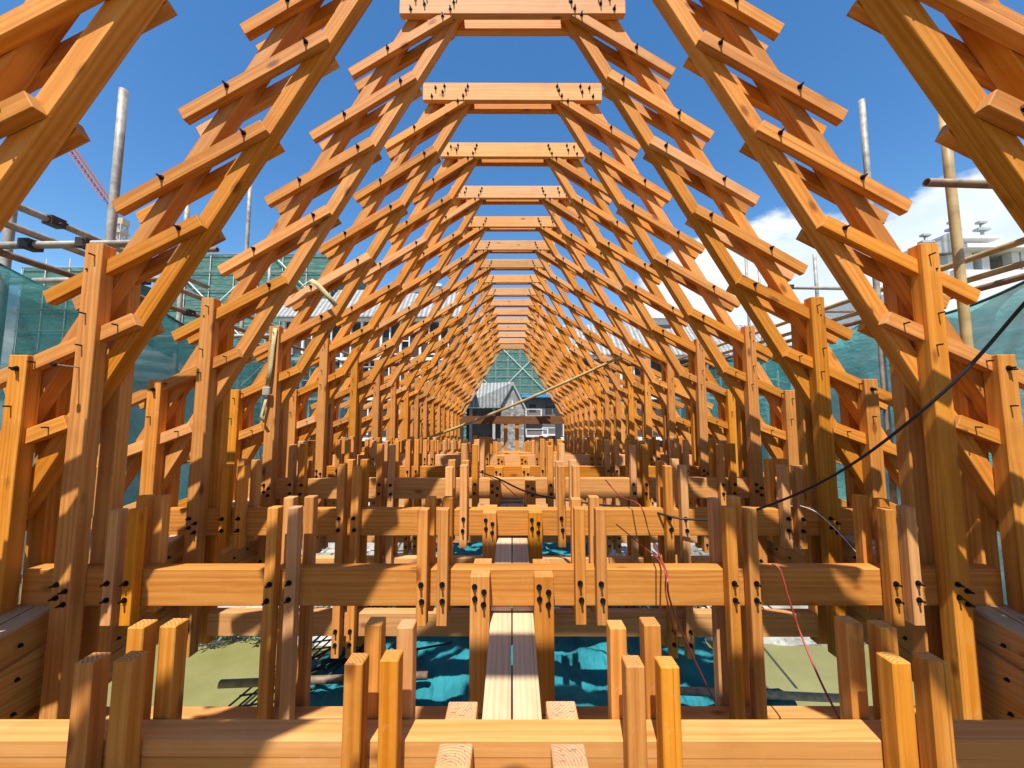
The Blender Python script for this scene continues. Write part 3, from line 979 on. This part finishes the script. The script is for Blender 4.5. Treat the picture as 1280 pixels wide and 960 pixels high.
cable('thin_wire', [(757, 600, 3.85), (775, 620, 3.4), (800, 632, 3.0), (812, 668, 2.98), (832, 712, 2.12), (836, 745, 2.10), (852, 790, 2.4), (880, 850, 2.6), (905, 900, 2.7)], .005 * S, REDW, 'dark red wire draped over the second cross beam right of the walkway')
cable('thin_wire', [(965, 705, 2.13), (975, 712, 2.10), (985, 745, 2.08), (1000, 790, 2.05), (1025, 850, 1.9), (1050, 900, 1.75)], .005 * S, REDW, 'red brown wire hanging off the second cross beam over the river on the right')
cable('thin_wire', [(770, 655, 2.96), (800, 680, 2.9), (828, 706, 2.10), (832, 740, 2.06), (838, 770, 2.05), (845, 800, 2.05)], .004 * S, REDW, 'thin bright red wire beside the second cross beam, right of the walkway')
cable('thin_wire', [(622, 598, 3.94), (640, 615, 3.85), (660, 632, 3.5), (690, 640, 3.3)], .004 * S, CABLE, 'thin black wire lying over the fourth cross beam at the centre')
cable('thin_wire', [(1000, 632, 2.95), (1020, 640, 2.9), (1045, 662, 2.7), (1070, 690, 2.6)], .0028 * S, WHITE, 'thin pale wire dangling beside the third frame post on the right')

# lifting strap over a rung on the left
def strap():
    root = empty('lifting_strap', at(385, 352, 4.0))
    o0 = root.location.copy()
    tag(root, 'yellow webbing strap looped over a left hand rung and hanging down with a grey buckle', 'strap')
    def ribbon(pix, wdt, nm):
        b = MB(); L, Rr = [], []
        for (px, py, Y, ang) in pix:
            c = at(px, py, Y) - o0
            dv = Vector((math.cos(ang), 0, math.sin(ang))) * wdt / 2
            L.append(b.bm.verts.new(c - dv)); Rr.append(b.bm.verts.new(c + dv))
        for i in range(len(pix) - 1):
            b.bm.faces.new((L[i], Rr[i], Rr[i + 1], L[i + 1])).smooth = True
        x = b.build(nm, STRAPM, root)
        so = x.modifiers.new('thickness', 'SOLIDIFY'); so.thickness = .008
    ribbon([(366, 370, 3.97, .9), (378, 357, 3.96, .9), (388, 350, 3.94, .7), (397, 356, 3.92, .75), (408, 368, 3.92, .8), (420, 382, 3.93, .8)], .05 * S, 'loop')
    ribbon([(344, 410, 3.96, 0), (341, 432, 3.95, .03), (338, 458, 3.94, .05), (334, 482, 3.93, 0)], .042 * S, 'webbing')
    ribbon([(333, 496, 3.93, .0), (330, 508, 3.93, .2), (326, 520, 3.92, .4), (331, 528, 3.92, .2)], .03 * S, 'tail')
    c = at(333, 489, 3.92) - o0
    b = MB(); b.box(c - Vector((.065, .025, .075)), c + Vector((.065, .025, .075)))
    b.build('buckle', STEEL, root, .012)
strap()

# threaded rod left in the second frame's left post
p = at(97, 459, 2.215)
b = MB(); b.tube([Vector((0, .05, 0)), Vector((.0, -.20, 0))], .006, 8)
o = b.build('threaded_rod', STEEL); o.location = p
tag(o, 'long threaded rod with a black nut sticking out of the left tall post', 'rod')
b = MB(); b.tube([Vector((0, -.185, 0)), Vector((0, -.215, 0))], .021, 6); b.build('nut', BOLT, o)

# ------------------------------------------------------------------ buildings
def wall_box(root, name, lo, hi, mat, bevel=0):
    b = MB(); b.box(lo, hi); return b.build(name, mat, root, bevel)

def netted_block(x0, x1, y0, y1, z0, z1, lab, braces=True, label_group='net wrapped buildings'):
    root = empty('netted_building', ((x0 + x1) / 2, y0, z0))
    tag(root, lab, 'building', label_group)
    ox = (x0 + x1) / 2
    W, H = (x1 - x0) / 2, z1 - z0
    wall_box(root, 'net_cover', (-W, 0, 0), (W, y1 - y0, H), FNET)
    b = MB()
    nx, nz = max(3, int(W * 2 / 2.6)), max(3, int(H / 1.9))
    for i in range(nx + 1): b.tube([(-W + 2 * W * i / nx, -.12, 0), (-W + 2 * W * i / nx, -.12, H + .9 * ((i * 7) % 3 > 0))], .045, 6)
    for j in range(nz + 1): b.tube([(-W, -.2, H * j / nz), (W, -.2, H * j / nz)], .04, 6)
    if W > 0:
        for j in range(nz + 1): b.tube([(W + .1, 0, H * j / nz), (W + .1, y1 - y0, H * j / nz)], .04, 6)
    b.build('scaffold', STEEL, root)
    if braces:
        b = MB(); st = H / 2
        for k in range(-2, int(2 * W / st) + 2):
            for s in (-1, 1):
                xa = -W + k * st
                pa, pb = Vector((xa, -.3, 0 if s > 0 else H)), Vector((xa + st * 2, -.3, H if s > 0 else 0))
                # clip to the facade
                d = pb - pa
                t0 = max(0, (-W - pa.x) / d.x); t1 = min(1, (W - pa.x) / d.x)
                if t1 > t0 + .05: b.tube([pa + d * t0, pa + d * t1], .06, 6)
        b.build('cross_braces', PALE, root)
    return root
PALE = plain('pale_tube', (0.55, 0.58, 0.50), 0.6, 0, .1)
ZG = ZW + 1.4
a, b_ = at(205, 318, 24), at(415, 318, 24)
netted_block(a.x, b_.x, 24 * S, 32 * S, ZG, a.z, 'tall green netted block left of the hall with pale cross braces', True)
a, b_ = at(30, 335, 21), at(118, 335, 21)
netted_block(a.x, b_.x, 21 * S, 27 * S, ZG, a.z, 'green netted block at the far left edge behind the debris net', False)
a, b_ = at(560, 430, 52), at(725, 430, 52)
netted_block(a.x, b_.x, 52 * S, 60 * S, ZG, a.z, 'big green netted tower closing the view at the end of the hall', True)

def framed_building(x0, x1, y0, dy, z0, ze, zr, lab, cols, rows_, up=None, name='concrete_building'):
    """rendered building with rows of dark openings in white frames, tiled roof"""
    root = empty(name, ((x0 + x1) / 2, y0, z0))
    tag(root, lab, 'building', 'buildings beyond the hall')
    W, H = (x1 - x0) / 2, ze - z0
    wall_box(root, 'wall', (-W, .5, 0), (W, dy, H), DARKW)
    cw = 2 * W / cols; rh = H / rows_
    for i in range(cols):
        for j in range(rows_):
            xa, za = -W + i * cw, j * rh
            f = MB()
            f.box((xa + .08, .1, za + .1), (xa + .30, .5, za + rh - .3)); f.box((xa + cw * .5, .16, za + .3), (xa + cw * .5 + .12, .5, za + rh - .5))
            f.box((xa + .302, .14, za + rh * .42), (xa + cw * .5 - .002, .5, za + rh * .42 + .1)) if (i + j) % 2 else f.box((xa + cw * .5 + .122, .14, za + .35), (xa + cw + .07, .5, za + .47))
            wfr = f.build('window_frame', WHITE, root)
            g = MB(); g.box((xa + .30, .42, za + .3), (xa + cw - .02, .47, za + rh - .5)); g.build('pane', DARK, wfr)
    s_ = MB()
    for j in range(rows_ + 1): s_.box((-W - .15, -.15, j * rh - .28 if j else 0), (W + .15, .498, j * rh if j else .1))
    s_.build('floor_slab', WHITE, root)
    rf = MB()
    y_r = dy * .5
    rf.prism([(-.6, H + .003), (dy + .6, H + .003), (dy + .6, H + .12), (y_r, H + (zr - ze)), (-.6, H + .12)], -W - .4, W + .4)
    for v in rf.bm.verts: v.co = Vector((v.co.y, v.co.x, v.co.z))
    rf.build('roof', TILE, root)
    if up:
        ua, ub, uz = up
        wall_box(root, 'upper_storey', (ua, y_r - .5, H + .3), (ub, y_r + 2.5, H + uz), WHITE)
        wall_box(root, 'upper_window', (ua + (ub - ua) * .3, y_r - .56, H + uz * .52), (ua + (ub - ua) * .75, y_r - .502, H + uz * .85), DARK)
        wall_box(root, 'upper_slab', (ua - .4, y_r - .9, H + uz + .002), (ub + .4, y_r + 2.9, H + uz + .25), WHITE)
    return root
DARKW = plain('dark_brown_wall', (0.10, 0.085, 0.075), 0.9, 0, .3, .8)  # dark brown wall colour with random mottling
a, b_ = at(352, 398, 23), at(572, 398, 23)
zr = at(400, 362, 24.7).z
framed_building(a.x, b_.x, 23 * S, 6.0, ZG, a.z, zr, 'white framed building with dark openings and a grey tiled roof behind the left lattice', 9, 4, (3.0, 6.6, 4.2))
a, b_ = at(702, 445, 23), at(990, 445, 23)
zr = at(800, 405, 24.7).z
framed_building(a.x, b_.x, 23 * S, 6.5, ZG, a.z, zr, 'pale building with a grey tiled roof and upper storey behind the right lattice', 8, 3, (-2.2, 1.6, 4.6))

# stone house with gable at the end of the hall
def stone_house():
    Y = 29
    x0, x1 = at(596, 505, Y).x, at(628, 505, Y).x
    xg0, xg1 = at(626, 505, Y).x, at(655, 505, Y).x
    ze, zr = at(640, 506, Y).z, at(640, 481, Y).z
    ox = (x0 + xg1) / 2
    root = empty('stone_house', (ox, Y * S, ZG))
    tag(root, 'grey stone house with steep tiled roof and pointed gable beyond the hall', 'house')
    H = ze - ZG
    g = MB()
    g.prism([(xg0 - ox, 0), (xg1 - ox, 0), (xg1 - ox, H - .3), ((xg0 + xg1) / 2 - ox, zr - ZG), (xg0 - ox, H)], 0, 5)
    g.build('gable_wall', STONE, root)
    wall_box(root, 'slit_window', ((xg0 + xg1) / 2 - ox - .1, -.05, H - .5), ((xg0 + xg1) / 2 - ox + .1, -.002, H + .55), WHITE)
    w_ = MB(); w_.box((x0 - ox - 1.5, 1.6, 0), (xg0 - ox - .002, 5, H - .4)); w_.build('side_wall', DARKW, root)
    for x in (x0 - ox - 1.0, x0 - ox + 2.0): wall_box(root, 'porch_column', (x, .6, 0), (x + .35, .95, H - .4), GREYW)
    lw = MB(); lw.box((x0 - ox + .2, .3, 0), (xg0 - ox - .01, .5, 2.4)); lw.box((x0 - ox + .0, .1, 2.402), (xg0 - ox - .01, .6, 2.7)); lw.build('porch_wall', WHITE, root)
    r = MB()
    xa, xb = x0 - ox - 2.0, (xg0 + xg1) / 2 - ox + .15
    hb = zr - ZG
    for (ya, za, yb, zb) in ((-.5, H - .35, 2.6, hb + .12),):
        vs = [(xa, ya, za), (xg0 - ox - .15, ya, za), (xb, yb - 2.9, zb), (xa, yb, zb)]
        top = [r.bm.verts.new((p[0], p[1], p[2] + .22)) for p in vs]; bot = [r.bm.verts.new(p) for p in vs]
        r.bm.faces.new(top); r.bm.faces.new(bot[::-1])
        for i in range(4): r.bm.faces.new((bot[i], bot[(i + 1) % 4], top[(i + 1) % 4], top[i]))
    r.build('roof', TILE, root)
    e = MB()
    e.bar((xg0 - ox - .25, -.25, H - .2), ((xg0 + xg1) / 2 - ox, -.25, hb + .25), .16, .16)
    e.bar((xg1 - ox + .35, -.25, H - .75), ((xg0 + xg1) / 2 - ox + .05, -.25, hb + .25), .16, .16)
    e.build('gable_edge', GREYW, root)
stone_house()
# lower grey house beside it
def annex():
    Y = 31
    x0, x1 = at(654, 500, Y).x, at(704, 500, Y).x
    zt = at(640, 497, Y).z
    root = empty('annex_building', ((x0 + x1) / 2, Y * S, ZG))
    tag(root, 'dark grey annex with white balconies under a blue roof sheet right of the stone house', 'building')
    W, H = (x1 - x0) / 2, zt - ZG
    wall_box(root, 'wall', (-W, 0, 0), (W, 5, H), DARKW2)
    wall_box(root, 'roof_sheet', (-W - .2, -.8, H + .002), (W + .3, 5.4, H + .35), BLUE)
    for k, (xa, xb, za) in enumerate(((-W * .9, -W * .1, H * .70), (-.1 * W, W * .95, H * .42), (-W * .9, W * .2, H * .40))):
        b = MB(); b.box((xa, -1.0 - .1 * k, za), (xb, -.002, za + .18)); b.box((xa, -1.0 - .1 * k, za + .18), (xa + .16, -.9 - .1 * k, za + 1.1)); b.box((xb - .16, -1.0 - .1 * k, za + .18), (xb, -.9 - .1 * k, za + 1.1)); b.box((xa + .16, -1.0 - .1 * k, za + 1.0), (xb - .16, -.92 - .1 * k, za + 1.1))
        b.build('balcony', WHITE, root)
    for (xa, za) in ((-W * .7, H * .78), (W * .1, H * .75), (W * .5, H * .76), (-W * .6, H * .1)):
        wall_box(root, 'window', (xa, -.05, za), (xa + .9, -.003, za + 1.0), DARK)
    for x in (-W * .1, W * .85): wall_box(root, 'column', (x, -1.3, 0), (x + .35, -1.21, H * .42 - .002), WHITE)
DARKW2 = plain('dark_grey_wall', (0.12, 0.12, 0.125), 0.9, 0, .25, .8)
annex()

# white villa on the right
def villa():
    Y = 16
    c0 = at(1165, 352, Y)
    root = empty('villa', (at(1240, 340, Y).x, Y * S, ZG))
    tag(root, 'white villa with a curved grey roof, colonnade and roof terrace above the right hand net', 'villa')
    ox = root.location.x
    X = lambda px: at(px, 340, Y).x - ox
    Z = lambda py: at(1220, py, Y).z - ZG
    wall_box(root, 'wall', (X(1150), 3.0, 0), (X(1420), 11, Z(345)), WHITE)
    wall_box(root, 'parapet', (X(1186), -.3, Z(352)), (X(1420), -.05, Z(339)), WHITE)
    wall_box(root, 'terrace', (X(1150), -.3, 0), (X(1420), 2.998, Z(352.3)), WHITE)
    for px in (1184, 1207, 1228, 1266, 1278, 1310, 1345):
        wall_box(root, 'column', (X(px), -.04, Z(352)), (X(px) + .55, .5, Z(315.2)), WHITE)
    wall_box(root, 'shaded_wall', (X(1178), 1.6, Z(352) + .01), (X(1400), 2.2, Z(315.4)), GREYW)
    wall_box(root, 'eave_slab', (X(1196), -.8, Z(315)), (X(1400), 5, Z(310)), WHITE)
    wall_box(root, 'upper_wall', (X(1206), .5, Z(309.8)), (X(1244), 4.5, Z(300.2)), GREYW)
    wall_box(root, 'upper_slab', (X(1198), -.3, Z(300)), (X(1250), 5.2, Z(296)), WHITE)
    r = MB()
    r.prism([(X(1150), Z(322)), (X(1196), Z(318)), (X(1196), Z(306)), (X(1188), Z(297)), (X(1180), Z(295.5)), (X(1173), Z(298)), (X(1168), Z(306)), (X(1163), Z(312))], -.6, 3)
    r.build('curved_roof', TILE, root)
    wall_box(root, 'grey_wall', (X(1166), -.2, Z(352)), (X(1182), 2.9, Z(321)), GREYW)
    for px, py in ((1161, 312), (1197, 296), (1233, 296)):
        x, z = X(px), Z(py)
        f = MB(); f.tube([(x, 0, z), (x, 0, z + 1.0)], .1, 8); f.box((x - .45, -.2, z + .45), (x + .45, .2, z + .62)); f.box((x - .3, -.15, z + 1.0), (x + .3, .15, z + 1.15))
        f.build('finial', GREYW, root)
villa()

# grey hip roof behind the left net
def hip():
    Y = 9
    a = at(-60, 470, Y); b_ = at(112, 470, Y)
    root = empty('low_house', ((a.x + b_.x) / 2, Y * S, ZG))
    tag(root, 'low house with a grey hipped roof behind the left debris net', 'house')
    W = (b_.x - a.x) / 2; H = a.z - ZG; hr = at(0, 405, Y).z - ZG
    wall_box(root, 'wall', (-W + .5, .5, 0), (W - .5, 7, H), GREYW)
    r = MB()
    base = [r.bm.verts.new(p) for p in ((-W, 0, H + .003), (W, 0, H + .003), (W, 7.5, H + .003), (-W, 7.5, H + .003))]
    r1, r2 = r.bm.verts.new((-W * .4, 3.7, hr)), r.bm.verts.new((W * .4, 3.7, hr))
    for f in ((base[0], base[1], r2, r1), (base[1], base[2], r2), (base[2], base[3], r1, r2), (base[3], base[0], r1), tuple(base[::-1])): r.bm.faces.new(f)
    r.build('roof', TILE, root)
hip()

# tower crane far left
def crane():
    Y = 70
    top = at(152, 276, Y); tip = at(70, 160, Y)
    root = empty('tower_crane', (top.x, top.y, ZG))
    tag(root, 'tower crane with a raised red and blue jib far off on the left', 'crane')
    RED = plain('crane_red', (0.30, 0.12, 0.10), .6, 0, .15); BL = plain('crane_blue', (0.10, 0.16, 0.32), .6, 0, .1); YE = plain('crane_tan', (0.42, 0.34, 0.22), .7, 0, .2)
    H = top.z - ZG
    def truss(a, b_, w_, n_, r, nm, mat):
        a, b_ = Vector(a), Vector(b_); d = (b_ - a); t = d.normalized()
        x = Vector((0, 1, 0)); y = t.cross(x).normalized()
        b = MB(); cs = [(x + y) * w_, (x - y) * w_, (-x - y) * w_, (-x + y) * w_]
        for c in cs: b.bar(a + c, b_ + c, r, r)
        for i in range(n_):
            p, q = a + d * (i / n_), a + d * ((i + 1) / n_)
            for k in range(4): b.bar(p + cs[k], q + cs[(k + 1) % 4], r * .7, r * .7)
        b.build(nm, mat, root)
    rel = tip - top
    truss((0, 0, H), rel * .22 + Vector((0, 0, H)), .75, 4, .26, 'jib_foot', BL)
    truss(rel * .22 + Vector((0, 0, H)), rel + Vector((0, 0, H)), .75, 16, .26, 'jib', RED)
    truss((0, 0, 0), (0, 0, H - 1.5), 1.1, 22, .3, 'mast', YE)
    b = MB(); b.box((-1.6, -1.6, H - 4.5), (1.6, 1.6, H - 3.9)); b.build('climbing_platform', YE, root)
    b = MB(); b.box((-2.2, -2.0, H - 8.5), (2.2, 2.0, H - 8.1)); b.build('climbing_platform', YE, root)
    b = MB(); b.box((-1.0, -1.2, H - 1.5), (1.6, 1.2, H + .4)); b.build('cab', YE, root)
crane()
